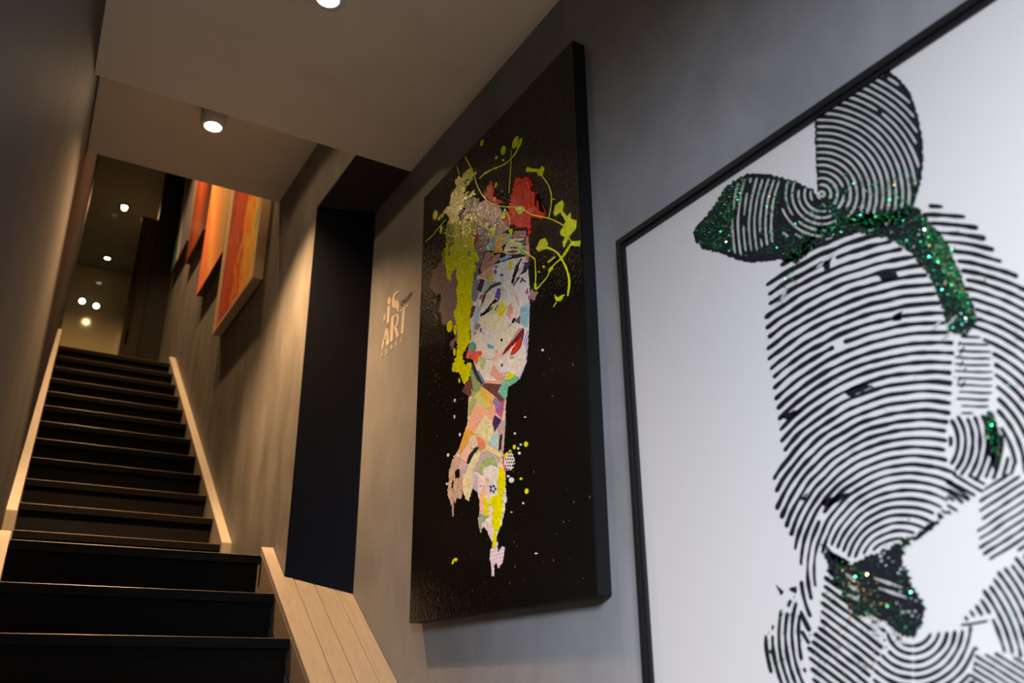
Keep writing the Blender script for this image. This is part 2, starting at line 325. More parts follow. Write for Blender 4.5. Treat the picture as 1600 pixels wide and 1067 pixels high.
def rough_ring(pts, amp, step):
    out = []
    for i, p in enumerate(pts):
        q = pts[(i+1) % len(pts)]; d = math.hypot(q[0]-p[0], q[1]-p[1]); k = max(1, int(d/step))
        for j in range(k):
            t = j/k; x = p[0]+(q[0]-p[0])*t; y = p[1]+(q[1]-p[1])*t
            if amp:
                nx, ny = -(q[1]-p[1])/(d+1e-6), (q[0]-p[0])/(d+1e-6)
                a = amp*(noise.noise((x*.55, y*.35, 3.1))*1.6 + random.uniform(-.35, .35)); x += nx*a; y += ny*a
            out.append((x, y))
    return out
def patch(c, col, pts, amp=.35, pat=None, col2=None, name='paper_patch', step=1.6, scale_in=True):
    if name in ('paint_splash', 'paint_patch'): amp *= 2.1; step = 1.1
    else: amp *= 1.5
    ring = [tocrop(c, p) for p in pts] if c else pts
    ring = rough_ring(ring, amp, step if amp else 50)
    lay[0] += 1; x = PX-.0003-.00001*lay[0]
    P3 = [on_x(a, b, x) for a, b in ring]
    P3 = [Vector((p.x, min(max(p.y, PY0+.003), PY1-.003), min(max(p.z, PZ0+.003), PZ1-.003))) for p in P3]
    n = len(P3); f = [tuple(range(n))] + [(i, (i+1) % n, n+(i+1) % n, n+i) for i in range(n)]
    v = P3 + [Vector((PX+.0005, p.y, p.z)) for p in P3]
    return mesh(name, v, f, paint(col, pat, col2), cp)
def ell(c, col, x, y, a, b_, rot=0, name='paint_drop', amp=0, **k):
    r = math.radians(rot)
    pts = [(x+a*math.cos(t)*math.cos(r)-b_*math.sin(t)*math.sin(r), y+a*math.cos(t)*math.sin(r)+b_*math.sin(t)*math.cos(r)) for t in [2*PI*i/14 for i in range(14)]]
    return patch(c, col, pts, amp, name=name, **k)
def stroke(c, col, pts, w, name='paint_line'):
    P = [Vector(p) for p in pts]; Q = []
    for i in range(len(P)-1):     # smooth through the points
        p0 = P[max(i-1, 0)]; p1 = P[i]; p2 = P[i+1]; p3 = P[min(i+2, len(P)-1)]
        for k in range(6):
            t = k/6; Q.append(.5*((2*p1)+(-p0+p2)*t+(2*p0-5*p1+4*p2-p3)*t*t+(-p0+3*p1-3*p2+p3)*t**3))
    Q.append(P[-1]); L, R = [], []
    for i, q in enumerate(Q):
        d = (Q[min(i+1, len(Q)-1)]-Q[max(i-1, 0)]).normalized(); nn = Vector((-d.y, d.x)); ww = w*.5*(1+.45*noise.noise((q.x*.05, q.y*.05, 1)))
        L.append(tuple(q+nn*ww)); R.append(tuple(q-nn*ww))
    ring = [tocrop(c, p) for p in L+R[::-1]]; lay[0] += 1; x = PX-.0004-.00001*lay[0]
    P3 = [on_x(a, b, x) for a, b in ring]; P3 = [Vector((p.x, min(max(p.y, PY0+.003), PY1-.003), min(p.z, PZ1-.003))) for p in P3]
    m = len(L); f = [(i, i+1, 2*m-2-i, 2*m-1-i) for i in range(m-1)]
    return mesh(name, P3, f, paint(col), cp)
LIME = (176, 186, 4); LIM2 = (118, 128, 8); GREY = (104, 92, 90); RED = (225, 28, 12); BLK = (14, 13, 13); YEL = (240, 232, 0)
# hair
patch(4, GREY, [(330,450),(380,425),(450,450),(480,500),(520,570),(520,600),(430,660),(375,720),(350,800),(330,850),(340,900),(300,960),(290,1060),(110,1060),(120,960),(100,900),(80,990),(50,930),(60,860),(110,800),(150,780),(200,600),(280,520)], .9, name='paint_patch')
patch(5, GREY, [(70,100),(140,60),(240,0),(380,0),(390,150),(370,300),(350,440),(335,600),(245,650),(250,560),(200,650),(190,600),(230,560),(230,500),(180,480),(140,470),(120,380),(130,260),(95,270),(60,220)], .9, name='paint_patch')
patch(9, LIME, [(440,90),(490,80),(495,130),(535,100),(530,130),(495,170),(440,260),(400,330),(460,310),(440,350),(510,290),(510,340),(420,400),(430,440),(380,480),(350,560),(470,520),(530,560),(540,600),(530,700),(500,850),(520,880),(550,950),(500,1010),(530,1060),(230,1060),(225,960),(210,880),(240,800),(215,720),(250,620),(270,570),(230,520),(160,590),(150,570),(215,500),(270,430),(280,340),(330,260),(320,200),(360,150),(380,170)], .9, name='paint_splash')
patch(9, LIM2, [(240,620),(310,640),(310,820),(260,870),(235,780)], .8, name='paint_patch')
patch(9, LIM2, [(480,560),(540,620),(520,740),(470,760)], .8, name='paint_patch')
patch(9, LIM2, [(190,900),(225,880),(240,1000),(200,1030)], .8, name='paint_patch')
for q in ([(410,400),(500,360),(560,380),(540,440),(510,500),(440,520),(380,600),(350,600),(380,540),(430,450)], [(440,180),(465,190),(420,235),(405,230)], [(370,490),(400,480),(385,530),(365,520)], [(410,590),(470,570),(450,610),(420,620)]):
    patch(9, BLK, q, .9, name='paint_patch')
for q in ([(370,640),(388,640),(382,780),(368,780)], [(300,950),(322,960),(312,1040),(298,1020)], [(440,880),(468,900),(455,960),(445,940)], [(255,900),(275,890),(270,960),(250,950)]):
    patch(9, GREY, q, .7, name='paint_patch')
patch(5, LIME, [(160,0),(370,0),(360,60),(375,70),(360,120),(350,180),(345,260),(355,300),(335,380),(330,460),(330,600),(300,640),(280,690),(290,740),(310,770),(340,790),(320,850),(295,895),(270,850),(255,810),(205,800),(205,770),(235,700),(240,620),(245,520),(220,420),(220,390),(245,330),(235,250),(245,180),(230,130),(245,60),(200,130),(190,180),(165,130)], .7, name='paint_splash')
ell(5, LIME, 190, 488, 20, 42, 8); ell(5, LIME, 226, 512, 11, 34); ell(5, LIME, 222, 665, 9, 28); ell(5, LIME, 256, 865, 7, 16); ell(5, LIME, 325, 760, 20, 22)
# bust and neck ground layers
SK = (205, 195, 186)
patch(5, SK, [(380,140),(500,60),(620,20),(735,0),(730,60),(745,240),(740,500),(720,700),(700,800),(660,860),(590,905),(430,880),(380,800),(350,720),(320,640),(340,560),(330,440),(350,340)], .3)
patch(10, (200,170,150), [(250,240),(310,100),(560,120),(600,160),(590,440),(570,740),(590,920),(590,1060),(60,1060),(110,800),(160,720),(240,480)], .4)
patch(6, (165,145,135), [(165,370),(230,400),(240,500),(200,560),(215,540),(200,600),(180,590),(172,620),(160,600),(150,635),(140,600),(130,570),(140,450)], .8)
patch(6, (150,135,128), [(152,590),(163,590),(162,690),(156,690)], .2, name='paint_drop')
for q in ([(170,450),(195,440),(190,490),(170,490)], [(180,480),(195,470),(190,510)], [(150,520),(160,500),(162,560)]): patch(6, BLK, q, .6, name='paint_patch')
patch(6, (195,188,190), [(260,450),(410,400),(435,560),(430,650),(410,740),(395,770),(375,830),(355,790),(320,740),(300,775),(290,700),(300,660),(290,570),(260,540)], .7)
D = [
 # 7: brow and eyes
 (7,(120,150,165),0,0,.8,'(285,220),(380,70),(470,30),(590,40),(590,120),(520,170),(400,240),(290,240)'),
 (7,(190,138,65),0,0,.7,'(460,60),(540,30),(530,90),(490,180),(500,260),(395,270),(395,210),(430,100)'),
 (7,(100,58,62),'plaid',(150,125,130),.5,'(600,90),(600,70),(640,10),(780,0),(780,80),(700,90)'),
 (7,(192,182,152),0,0,.8,'(590,100),(760,90),(740,180),(700,280),(560,300),(500,260),(540,170)'),
 (7,(30,32,32),0,0,.9,'(640,110),(720,130),(765,100),(720,190),(735,140),(690,140)'),
 (7,(34,32,36),0,0,.9,'(580,200),(640,190),(690,210),(640,225)'),
 (7,(90,50,55),0,0,.9,'(540,250),(650,235),(700,260),(620,268),(560,262)'),
 (7,(70,45,50),0,0,.9,'(550,290),(650,270),(690,300),(640,290)'),
 (7,(200,110,106),0,0,.3,'(770,100),(800,60),(820,280),(800,370),(770,360),(780,290)'),
 (7,(86,150,130),0,0,.3,'(730,190),(775,170),(785,230),(770,300),(705,280)'),
 (7,(136,96,96),'stripes',(160,120,112),.5,'(300,250),(390,270),(330,370),(410,290),(470,270),(460,350),(350,430),(240,510),(240,420)'),
 (7,(185,143,122),0,0,.4,'(225,530),(330,440),(400,400),(390,500),(340,590),(230,560)'),
 (7,(125,158,184),0,0,.6,'(455,350),(560,290),(610,310),(540,350),(470,370)'),
 (7,(200,194,198),0,0,.5,'(400,420),(470,380),(600,350),(560,470),(490,560),(460,600),(380,610),(395,520)'),
 (7,(230,222,0),0,0,.3,'(580,370),(625,375),(600,460),(555,475)'),
 (7,(220,178,8),0,0,.3,'(375,500),(395,590),(350,605),(330,590)'),
 (7,(62,38,62),0,0,.2,'(235,575),(288,590),(240,740),(178,710)'),
 (7,(142,168,152),0,0,.4,'(290,600),(390,610),(450,600),(330,700),(270,760),(250,720)'),
 (7,(112,126,132),'stripes',(90,100,110),.4,'(150,610),(230,570),(180,720),(220,740),(180,850),(130,830),(130,700)'),
 (7,(162,192,166),0,0,.4,'(470,580),(515,570),(520,700),(510,800),(480,830),(480,720)'),
 (7,(210,185,165),0,0,.4,'(300,760),(420,700),(410,740),(310,870),(240,940),(260,860)'),
 (7,(178,184,142),0,0,.6,'(400,860),(470,850),(470,900),(430,990),(350,1010),(380,930)'),
 (7,(52,56,58),0,0,.6,'(260,790),(300,720),(360,650),(460,610),(480,620),(470,650),(380,680),(310,740),(270,850),(240,920)'),
 (7,(66,150,192),0,0,.3,'(400,770),(450,690),(430,680),(420,740)'),
 (7,(92,66,146),0,0,.5,'(440,690),(475,690),(470,800),(450,830),(400,800)'),
 (7,(18,18,20),0,0,.9,'(340,890),(400,820),(455,830),(400,860),(350,920),(380,920),(330,970),(290,1000),(240,1030),(230,990),(290,960)'),
 (7,(18,18,20),0,0,.3,'(400,950),(445,870),(440,900),(410,955)'),
 (7,(40,110,80),0,0,.3,'(330,940),(380,900),(360,960)'),
 (7,(228,184,0),0,0,.3,'(485,825),(505,825),(510,880),(540,920),(485,1030),(435,1005),(480,880)'),
 (7,(206,140,132),0,0,.9,'(600,860),(630,940),(590,1060),(540,1000),(560,920)'),
 (7,(205,150,142),0,0,.4,'(620,720),(700,830),(700,900),(650,810)'),
 (7,(16,17,20),0,0,.5,'(720,330),(690,370),(640,440),(600,620),(620,640),(660,520),(700,440),(750,380)'),
 (7,(36,42,58),0,0,.4,'(760,380),(830,380),(780,490),(690,540),(740,470)'),
 (7,(160,30,40),0,0,.3,'(770,370),(700,470),(665,500),(740,410)'),
 (7,(200,190,188),0,0,.2,'(730,340),(762,350),(690,470),(690,420)'),
 (7,(60,42,72),0,0,.9,'(690,530),(640,620),(620,660),(700,570)'),
 (7,(70,50,82),0,0,.9,'(720,560),(790,620),(740,600),(700,640)'),
 (7,(196,196,202),'plaid',(150,150,160),.3,'(650,740),(790,620),(800,680),(760,740),(820,780),(700,800),(660,780)'),
 (7,(160,72,138),0,0,.2,'(800,680),(805,760),(760,745)'),
 (7,(135,118,112),0,0,.8,'(820,740),(850,690),(870,730),(930,730),(900,770),(870,830),(830,820)'),
 (7,(155,72,128),0,0,.2,'(800,770),(835,780),(820,820),(805,840)'),
 (7,(132,168,184),0,0,.5,'(700,1000),(720,940),(820,850),(810,1067),(710,1067)'),
 (7,(155,76,122),0,0,.3,'(240,755),(275,770),(240,830),(215,810)'),
 (7,(142,172,192),0,0,.3,'(190,900),(240,910),(210,1067),(150,1067)'),
 (7,(86,56,56),0,0,.4,'(140,900),(175,900),(160,1000),(100,1067),(120,980)'),
 # 8: cheeks, lips, chin
 (8,(140,170,190),0,0,.3,'(150,60),(230,20),(220,150),(180,250),(140,360)'),
 (8,(216,206,166),0,0,.5,'(250,130),(480,110),(540,200),(520,280),(400,290),(240,210)'),
 (8,(184,192,202),0,0,.5,'(250,230),(330,240),(400,340),(390,420),(250,400)'),
 (8,(214,206,170),0,0,.5,'(520,260),(620,200),(690,240),(600,380),(520,500),(480,470),(500,350)'),
 (8,(150,60,110),'stripes',(90,150,140),.1,'(185,180),(240,210),(190,280),(160,240)'),
 (8,(150,60,110),0,0,.1,'(160,300),(185,290),(160,340)'),
 (8,(120,165,180),0,0,.5,'(710,0),(810,0),(800,240),(760,230),(710,200)'),
 (8,(92,76,84),0,0,.4,'(660,150),(710,90),(700,200),(640,170)'),
 (8,(18,16,18),0,0,.4,'(600,180),(630,130),(660,130),(640,160),(620,190)'),
 (8,(150,142,130),0,0,.4,'(560,230),(600,190),(580,240)'),
 (8,(172,96,140),'stripes',(110,170,140),.2,'(550,470),(690,250),(720,250),(640,360),(560,470)'),
 (8,(66,42,78),0,0,.3,'(755,260),(750,330),(710,480),(640,560),(590,570),(700,400)'),
 (8,(118,24,24),0,0,.2,'(485,570),(540,480),(640,370),(740,240),(755,280),(700,380),(600,470),(540,540)'),
 (8,(208,198,198),0,0,.6,'(540,545),(620,470),(600,520),(580,565)'),
 (8,(250,42,18),0,0,.5,'(680,390),(718,378),(710,460),(650,540),(590,568),(600,520)'),
 (8,(196,160,150),0,0,.7,'(400,480),(480,560),(520,600),(420,640),(390,560)'),
 (8,(64,150,186),0,0,.6,'(315,430),(395,460),(390,500),(320,480)'),
 (8,(205,88,84),0,0,.7,'(80,510),(180,520),(250,520),(240,580),(190,680),(130,620),(60,610)'),
 (8,(22,30,28),0,0,.5,'(20,560),(60,540),(60,600),(100,620),(120,570),(120,610),(80,665),(20,620)'),
 (8,(225,84,48),0,0,.4,'(215,520),(255,545),(230,580),(210,560)'),
 (8,(152,172,132),0,0,.6,'(230,590),(310,600),(270,740),(220,690)'),
 (8,(218,140,128),0,0,.9,'(390,690),(430,740),(470,790),(540,820),(520,870),(430,860),(340,790)'),
 (8,(208,200,176),0,0,.3,'(760,460),(775,560),(750,690),(690,790),(660,800),(720,600)'),
 (8,(122,102,150),'stripes',(190,180,200),.2,'(740,440),(800,250),(800,400),(780,650),(700,860),(690,830),(760,680),(775,560),(760,450)'),
 (8,(230,226,0),0,0,.3,'(200,640),(215,580),(235,600),(215,645)'),
 (8,(156,156,96),0,0,.5,'(580,600),(620,575),(640,600),(600,615)'),
 (8,(88,150,130),'lace',(110,170,150),.4,'(510,870),(600,850),(670,810),(700,850),(650,900),(560,950),(545,1067),(460,1067),(450,990),(490,900)'),
 (8,(230,188,0),0,0,.2,'(580,765),(655,805),(580,860),(530,865)'),
 (8,(100,130,100),'plaid',(160,165,90),.4,'(100,760),(130,720),(190,860),(250,930),(180,1060),(120,1060),(150,990)'),
 (8,(40,52,60),0,0,.4,'(125,650),(160,700),(210,800),(280,890),(250,925),(190,860),(130,720)'),
 (8,(102,118,152),0,0,.2,'(180,740),(220,760),(285,885),(260,900)'),
 (8,(218,144,128),'dotted',(190,110,100),.2,'(285,870),(500,880),(480,915),(330,915)'),
 (8,(92,58,62),0,0,.1,'(250,940),(285,900),(480,920),(410,1065),(330,1000)'),
 (8,(92,58,62),0,0,.1,'(10,1000),(120,820),(150,990),(100,1067)'),
 # 10: neck and shoulder
 (10,(120,150,105),'plaid',(175,175,90),.4,'(270,150),(300,200),(340,190),(300,330),(250,420),(255,300),(290,240)'),
 (10,(210,164,84),0,0,.3,'(340,190),(370,150),(480,220),(480,300),(440,350)'),
 (10,(150,168,72),'stripes',(190,190,120),.1,'(300,240),(340,190),(440,330),(410,355)'),
 (10,(220,152,132),'dotted',(150,90,90),.3,'(260,420),(300,340),(390,330),(430,410),(330,480),(300,580),(250,540)'),
 (10,(204,134,114),'stripes',(225,165,145),.2,'(440,350),(480,300),(500,410),(470,470),(400,400)'),
 (10,(228,192,150),0,0,.3,'(300,570),(400,400),(470,460),(485,540),(430,670),(350,600)'),
 (10,(155,82,134),0,0,.3,'(490,280),(580,260),(570,350),(550,440),(500,370)'),
 (10,(96,60,66),0,0,.2,'(520,190),(580,260),(550,290),(500,240)'),
 (10,(160,140,190),'stripes',(80,60,110),.1,'(490,240),(555,290),(520,355),(470,290)'),
 (10,(60,40,86),0,0,.2,'(490,405),(555,450),(490,560),(470,480)'),
 (10,(100,166,146),0,0,.2,'(560,100),(680,80),(610,150),(590,270),(530,190)'),
 (10,(220,148,60),0,0,.3,'(225,520),(300,570),(200,720),(165,760),(160,720)'),
 (10,(142,182,188),0,0,.2,'(520,540),(510,720),(430,660)'),
 (10,(200,90,130),'stripes',(120,180,150),.2,'(550,460),(590,450),(570,740),(530,740),(520,560)'),
 (10,(26,30,32),0,0,.4,'(540,590),(565,580),(550,720),(525,740)'),
 (10,(230,122,92),0,0,.8,'(310,600),(380,620),(410,690),(350,740),(330,650)'),
 (10,(214,152,152),'stripes',(200,170,160),.3,'(165,800),(230,720),(260,740),(235,850)'),
 (10,(172,162,178),0,0,.3,'(180,830),(240,860),(200,980),(160,900)'),
 (10,(224,208,156),0,0,.3,'(300,760),(380,740),(310,880),(240,1000),(200,1060),(190,1020),(250,870)'),
 (10,(168,154,158),'plaid',(130,130,130),.2,'(370,740),(480,720),(545,790),(500,870),(300,930),(330,850)'),
 (10,(30,42,38),0,0,.1,'(230,850),(250,780),(310,705),(350,700),(290,780),(250,860)'),
 (10,(174,174,92),'stripes',(200,200,130),.1,'(410,680),(550,780),(550,800),(400,720)'),
 (10,(136,162,106),0,0,.6,'(400,800),(480,790),(520,880),(440,870),(380,960),(320,930)'),
 (10,(192,196,208),0,0,.4,'(480,900),(545,930),(500,1060),(430,1060)'),
 (10,(218,162,162),'stripes',(235,195,190),.2,'(330,930),(400,1010),(400,1060),(330,1060)'),
 (10,(170,72,142),0,0,.2,'(555,790),(580,790),(620,910),(580,930)'),
 # 6: drips
 (6,(218,198,154),0,0,.4,'(210,480),(260,460),(260,540),(240,610),(225,600),(210,550)'),
 (6,(170,160,185),0,0,.3,'(260,460),(290,470),(290,560),(262,540)'),
 (6,(218,142,112),'stripes',(225,170,150),.5,'(300,560),(330,520),(325,680),(300,660)'),
 (6,(132,142,126),0,0,.4,'(295,670),(340,690),(310,720),(305,775),(290,720)'),
 (6,(210,178,178),0,0,.5,'(330,700),(370,740),(360,820),(330,750)'),
 (6,(190,180,192),'plaid',(150,140,150),.4,'(355,860),(390,820),(390,880),(415,845),(427,850),(415,930),(395,960),(385,930),(370,945),(372,1000),(360,1000),(358,940),(350,910)'),
]
for c, col, pat, col2, amp, pts in D:
    patch(c, col, eval('['+pts+']'), amp, pat or None, col2 or None)
ell(8, (86,142,136), 140, 465, 42, 58, name='paper_patch'); ell(8, (204,198,200), 510, 690, 92, 100, name='paper_patch', amp=.6); ell(8, (198,196,196), 340, 560, 75, 60, name='paper_patch', amp=.8)
ell(8, (60,90,90), 490, 690, 14, 22); ell(8, (20,20,22), 484, 388, 12, 18); ell(8, (60,90,90), 235, 270, 9, 28); ell(8, (225,150,90), 262, 305, 10, 14)
for x, y, a, b in ((420,430,12,22), (410,490,15,28), (485,530,18,15)): ell(7, (48, 74, 150), x, y, a, b)
ell(10, (190,180,170), 290, 655, 40, 58, name='paper_patch', amp=.4); ell(10, (222,206,194), 450, 940, 70, 68, name='paper_patch', amp=.7)
ell(10, (222,216,212), 625, 830, 46, 88, name='paper_patch', amp=.8)
for i in range(22):
    ell(10, (22,20,22), 596+(i % 4)*20+(i//4 % 2)*9, 755+(i//4)*30, 6, 10)
for i in range(5): ell(6, (50, 60, 105), 366+13*math.cos(i*1.257), 545+15*math.sin(i*1.257), 5, 7)
patch(6, YEL, [(400,430),(425,430),(430,530),(415,600),(420,650),(405,700),(405,750),(375,765),(360,720),(370,640),(340,620),(360,590),(395,570),(390,500)], .9, name='paint_splash')
patch(6, YEL, [(320,580),(335,590),(345,680),(330,690),(318,640)], .8, name='paint_splash')
patch(6, YEL, [(372,765),(385,770),(380,850),(362,850)], .3, name='paint_splash')
for x, y, a, b in ((538,313,9,14),(477,328,6,12),(434,372,8,12),(541,558,8,14),(512,493,6,7),(455,348,5,6),(412,398,5,12)): ell(6, YEL, x, y, a, b)
for x, y, a, b in ((510,315,4,6),(503,360,5,8),(480,257,4,6),(533,172,4,4),(132,370,5,9),(165,170,2.4,10),(167,85,3,9),(193,263,3,9),(523,620,3,6),(462,667,4,3),(590,882,6,4),(497,335,4,6),(462,500,12,14),(445,480,6,6),(125,520,3,7),(430,600,6,20)): ell(6, (210,200,190), x, y, a, b)
ell(5, (215,215,215), 832, 653, 6, 9)
# reds
patch(4, RED, [(555,290),(590,300),(620,290),(650,320),(645,380),(680,375),(670,430),(680,480),(735,500),(720,540),(670,530),(640,520),(645,630),(632,640),(625,590),(560,590),(490,560),(480,540),(510,500),(520,440),(535,380)], 1.3, name='paint_splash')
patch(4, RED, [(360,400),(410,315),(425,370),(420,400),(450,430),(480,440),(450,460),(380,420)], .9, name='paint_splash')
patch(9, RED, [(515,740),(538,720),(530,790),(505,830)], .7, name='paint_splash')
# lime lines and drops
for pts, ww in (([(255,170),(300,260),(330,350),(380,425),(460,465),(580,475),(650,515),(760,540),(850,585)], 7), ([(860,640),(885,690),(830,770),(770,830),(740,890),(675,965)], 7),
                ([(740,710),(800,740),(840,800),(865,860),(875,920),(865,1000)], 12), ([(340,300),(380,265),(430,240),(490,215),(530,180),(560,140),(590,70)], 7), ([(530,130),(525,250),(515,390)], 5),
                ([(712,285),(750,340),(768,400),(765,470),(752,540)], 7), ([(300,500),(360,570),(400,605),(430,640),(500,670),(580,715),(670,780)], 9), ([(670,780),(675,880),(670,960)], 8),
                ([(20,676),(60,640),(100,590),(140,545)], 3.5), ([(745,800),(768,785),(790,765)], 9), ([(205,230),(213,255),(220,280)], 5), ([(415,650),(420,720),(425,780)], 4), ([(800,1035),(790,1050),(780,1065)], 5), ([(490,480),(515,530),(520,575)], 6)):
    stroke(4, LIME, pts, ww)
for q in ([(820,620),(850,560),(865,520),(880,505),(880,540),(915,550),(910,600),(875,640),(840,710),(835,680),(850,650),(825,640)], [(780,510),(790,460),(830,430),(840,450),(830,490),(870,540),(855,560),(820,500),(790,525)],
          [(890,675),(940,670),(930,705),(880,700),(860,740),(820,790),(830,760)], [(675,720),(700,665),(730,655),(745,690),(730,720),(690,735)], [(615,250),(625,230),(650,240),(700,245),(710,225),(722,235),(712,285),(690,285),(680,260),(620,262)],
          [(405,600),(440,570),(430,610),(415,660)], [(455,540),(490,480),(495,530),(475,545)], [(785,990),(800,1010),(845,990),(820,1030),(795,1030)], [(550,470),(600,465),(610,490),(575,515),(555,490)], [(510,600),(535,600),(525,650)]):
    patch(4, LIME, q, .25, name='paint_splash')
for x, y, a, b, r in ((552,85,14,40,20),(480,132,12,28,12),(352,88,7,20,15),(438,175,6,10,20),(478,190,6,6,0),(577,90,8,34,22),(75,518,12,30,10),(110,605,6,25,10),(720,825,5,8,0),(692,856,5,5,0),(780,423,4,4,0),(325,785,9,16,10),(430,240,14,6,-20),(378,265,14,6,-25),(762,840,8,18,35),(670,940,5,20,0),(435,340,5,18,15)): ell(4, LIME, x, y, a, b, r)
patch(6, YEL, [(150,936),(160,912),(172,905),(178,915),(172,925),(168,915),(156,938)], .1, name='paint_splash')
# fine splatter, too many to count
random.seed(3); V, F = [], []
for i in range(620):
    if i < 230: px, py = random.gauss(800, 28), random.gauss(270, 45)
    elif i < 400: px, py = random.uniform(665, 925), random.uniform(120, 950)
    else: px, py = random.uniform(665, 760), random.uniform(330, 640)
    p = on_x(px, py, PX-.0004)
    if not (PY0+.01 < p.y < PY1-.01 and PZ0+.01 < p.z < PZ1-.01): continue
    a = random.uniform(.0005, .0014); b = a*random.uniform(1, 3.2); k = len(V)
    V += [p+Vector((0, a*math.cos(t), b*math.sin(t))) for t in (0, 1.05, 2.1, 3.14, 4.19, 5.24)]; F.append(tuple(range(k, k+6)))
so = mesh('paint_splatter', V, F, paint((120, 98, 80)), cp); so['kind'] = 'stuff'
so.data.materials.append(paint((190, 60, 40)))
for i, p in enumerate(so.data.polygons): p.material_index = 1 if i % 5 == 0 else 0
# ------------------------------------------------------------------ black-framed fingerprint print
FX = 1.215; FY0, FY1, FZ0, FZ1 = .22, 1.502, -.62, 1.046
fr = thing('framed_print', (DX, .9, FZ0), 'large black framed white print of a head drawn in fingerprint ridges with green glitter', 'framed picture')
M_frame = flat('satin_black_frame', (.009, .009, .011), .35, spec=.25)
def mitre(name, x0, x1, w0, w1, mat):
    # four mitred rails between inset w0 and inset w1
    o = [(FY0+w0, FZ0+w0), (FY1-w0, FZ0+w0), (FY1-w0, FZ1-w0), (FY0+w0, FZ1-w0)]; i_ = [(FY0+w1, FZ0+w1), (FY1-w1, FZ0+w1), (FY1-w1, FZ1-w1), (FY0+w1, FZ1-w1)]
    for k in range(4):
        a, b, c, d = o[k], o[(k+1) % 4], i_[(k+1) % 4], i_[k]
        prism(name, [(x0, *a), (x0, *b), (x0, *c), (x0, *d)], (x1-x0, 0, 0), mat, fr, .0015, 2)
mitre('frame_rail', FX, DX-.001, 0, .017, M_frame)
mitre('inner_rail', FX+.004, DX-.002, .0185, .026, M_frame)
M_paper, n_, l_, b_ = newmat('white_print_paper'); b_.inputs['Base Color'].default_value = (.41, .407, .405, 1); b_.inputs['Roughness'].default_value = .5; b_.inputs['Specular IOR Level'].default_value = .3
PP = FX+.013
box('print_sheet', PP, PP+.004, FY0+.024, FY1-.024, FZ0+.024, FZ1-.024, M_paper, fr)
M_ink = flat('black_print_ink', (.008, .008, .012), .5, spec=.12)
M_gap = flat('white_print_line', (.30, .31, .30), .5, spec=.3)
def inside(p, poly):
    x, y = p; c = False; j = len(poly)-1
    for i in range(len(poly)):
        xi, yi = poly[i]; xj, yj = poly[j]
        if (yi > y) != (yj > y) and x < (xj-xi)*(y-yi)/(yj-yi)+xi: c = not c
        j = i
    return c
class Ink:
    def __init__(s, x): s.v = []; s.f = []; s.x = x
    def add(s, q):
        p = on_x(q[0], q[1], s.x)
        y = min(max(p.y, FY0+.0262), FY1-.0262); z = min(max(p.z, FZ0+.0262), FZ1-.0262)
        s.v.append(Vector((s.x, y, z)))
    def strip(s, pts, ws):
        if len(pts) < 2: return
        k = len(s.v); n = len(pts)
        for i, p in enumerate(pts):
            a = pts[max(i-1, 0)]; b = pts[min(i+1, n-1)]; d = math.hypot(b[0]-a[0], b[1]-a[1])+1e-9
            nx, ny = -(b[1]-a[1])/d, (b[0]-a[0])/d; w = ws[i]*.5
            if i in (0, n-1): w *= .55
            s.add((p[0]+nx*w, p[1]+ny*w)); s.add((p[0]-nx*w, p[1]-ny*w))
        for i in range(n-1): s.f.append((k+2*i, k+2*i+1, k+2*i+3, k+2*i+2))
    def clip(s, pts, poly, w, gap=.004, jit=5, wn=.35, test=None):
        run, rw = [], []; ph = random.uniform(0, 99)
        skip = 0; ja = random.uniform(-jit, jit)
        for p in pts:
            q = (p[0]+ja*.5+1.5*noise.noise((p[0]*.08, p[1]*.08, 5)), p[1]+ja*.5)
            ok = inside(q, poly) and (test is None or test(p))
            if skip > 0: skip -= 1; ok = False
            elif random.random() < gap: skip = random.randint(1, 3)
            if ok:
                wob = noise.noise((p[0]*.03, p[1]*.03, ph*0+2))*1.4
                run.append((p[0]+wob*.6, p[1]+wob)); rw.append(w*(1+wn*noise.noise((p[0]*.06, p[1]*.06, ph))+.25*noise.noise((p[0]*.02, p[1]*.02, 7))))
            else:
                s.strip(run, rw); run, rw = [], []
        s.strip(run, rw)
    def circles(s, cx, cy, r0, r1, per, poly, w, ex=0, ey=0, sy=1.0, **k):
        r = r0
        pf, wf = per, w
        while r < r1:
            if callable(pf): per = pf(r); w = wf*per
            x0 = cx+ex*(r-r0); y0 = cy+ey*(r-r0); n = max(24, int(2*PI*r/4))
            s.clip([(x0+r*math.cos(2*PI*i/n-1.5708*3), y0+sy*r*math.sin(2*PI*i/n-1.5708*3)) for i in range(n+1)], poly, w, **k); r += per
    def lines(s, ang, per, poly, w, off=0, bend=0, **k):
        xs_ = [p[0] for p in poly]; ys_ = [p[1] for p in poly]; cx, cy = sum(xs_)/len(xs_), sum(ys_)/len(ys_)
        R_ = max(max(xs_)-min(xs_), max(ys_)-min(ys_)); a = math.radians(ang); dx, dy = math.cos(a), math.sin(a)
        t = -R_+off
        while t < R_:
            s.clip([(cx+dx*u-dy*(t+bend*u*u/R_), cy+dy*u+dx*(t+bend*u*u/R_)) for u in [j*4-R_ for j in range(int(R_/2)+1)]], poly, w, **k); t += per
    def fill(s, ring, amp=1.2, step=2.5):
        ring = rough_ring(ring, amp, step); k = len(s.v)
        for p in ring: s.add(p)
        s.f.append(tuple(range(k, k+len(ring))))
    def build(s, name, mat):
        o = mesh(name, s.v, s.f, mat, fr); return o
def cc(o, s, pts): return [(o[0]+x*s, o[1]+y*s) for x, y in pts]
random.seed(11)
c3 = lambda pts: cc((1060, 80), .3281, pts); c4 = lambda pts: cc((1180, 360), .375, pts); c5 = lambda pts: cc((1180, 700), .344, pts)
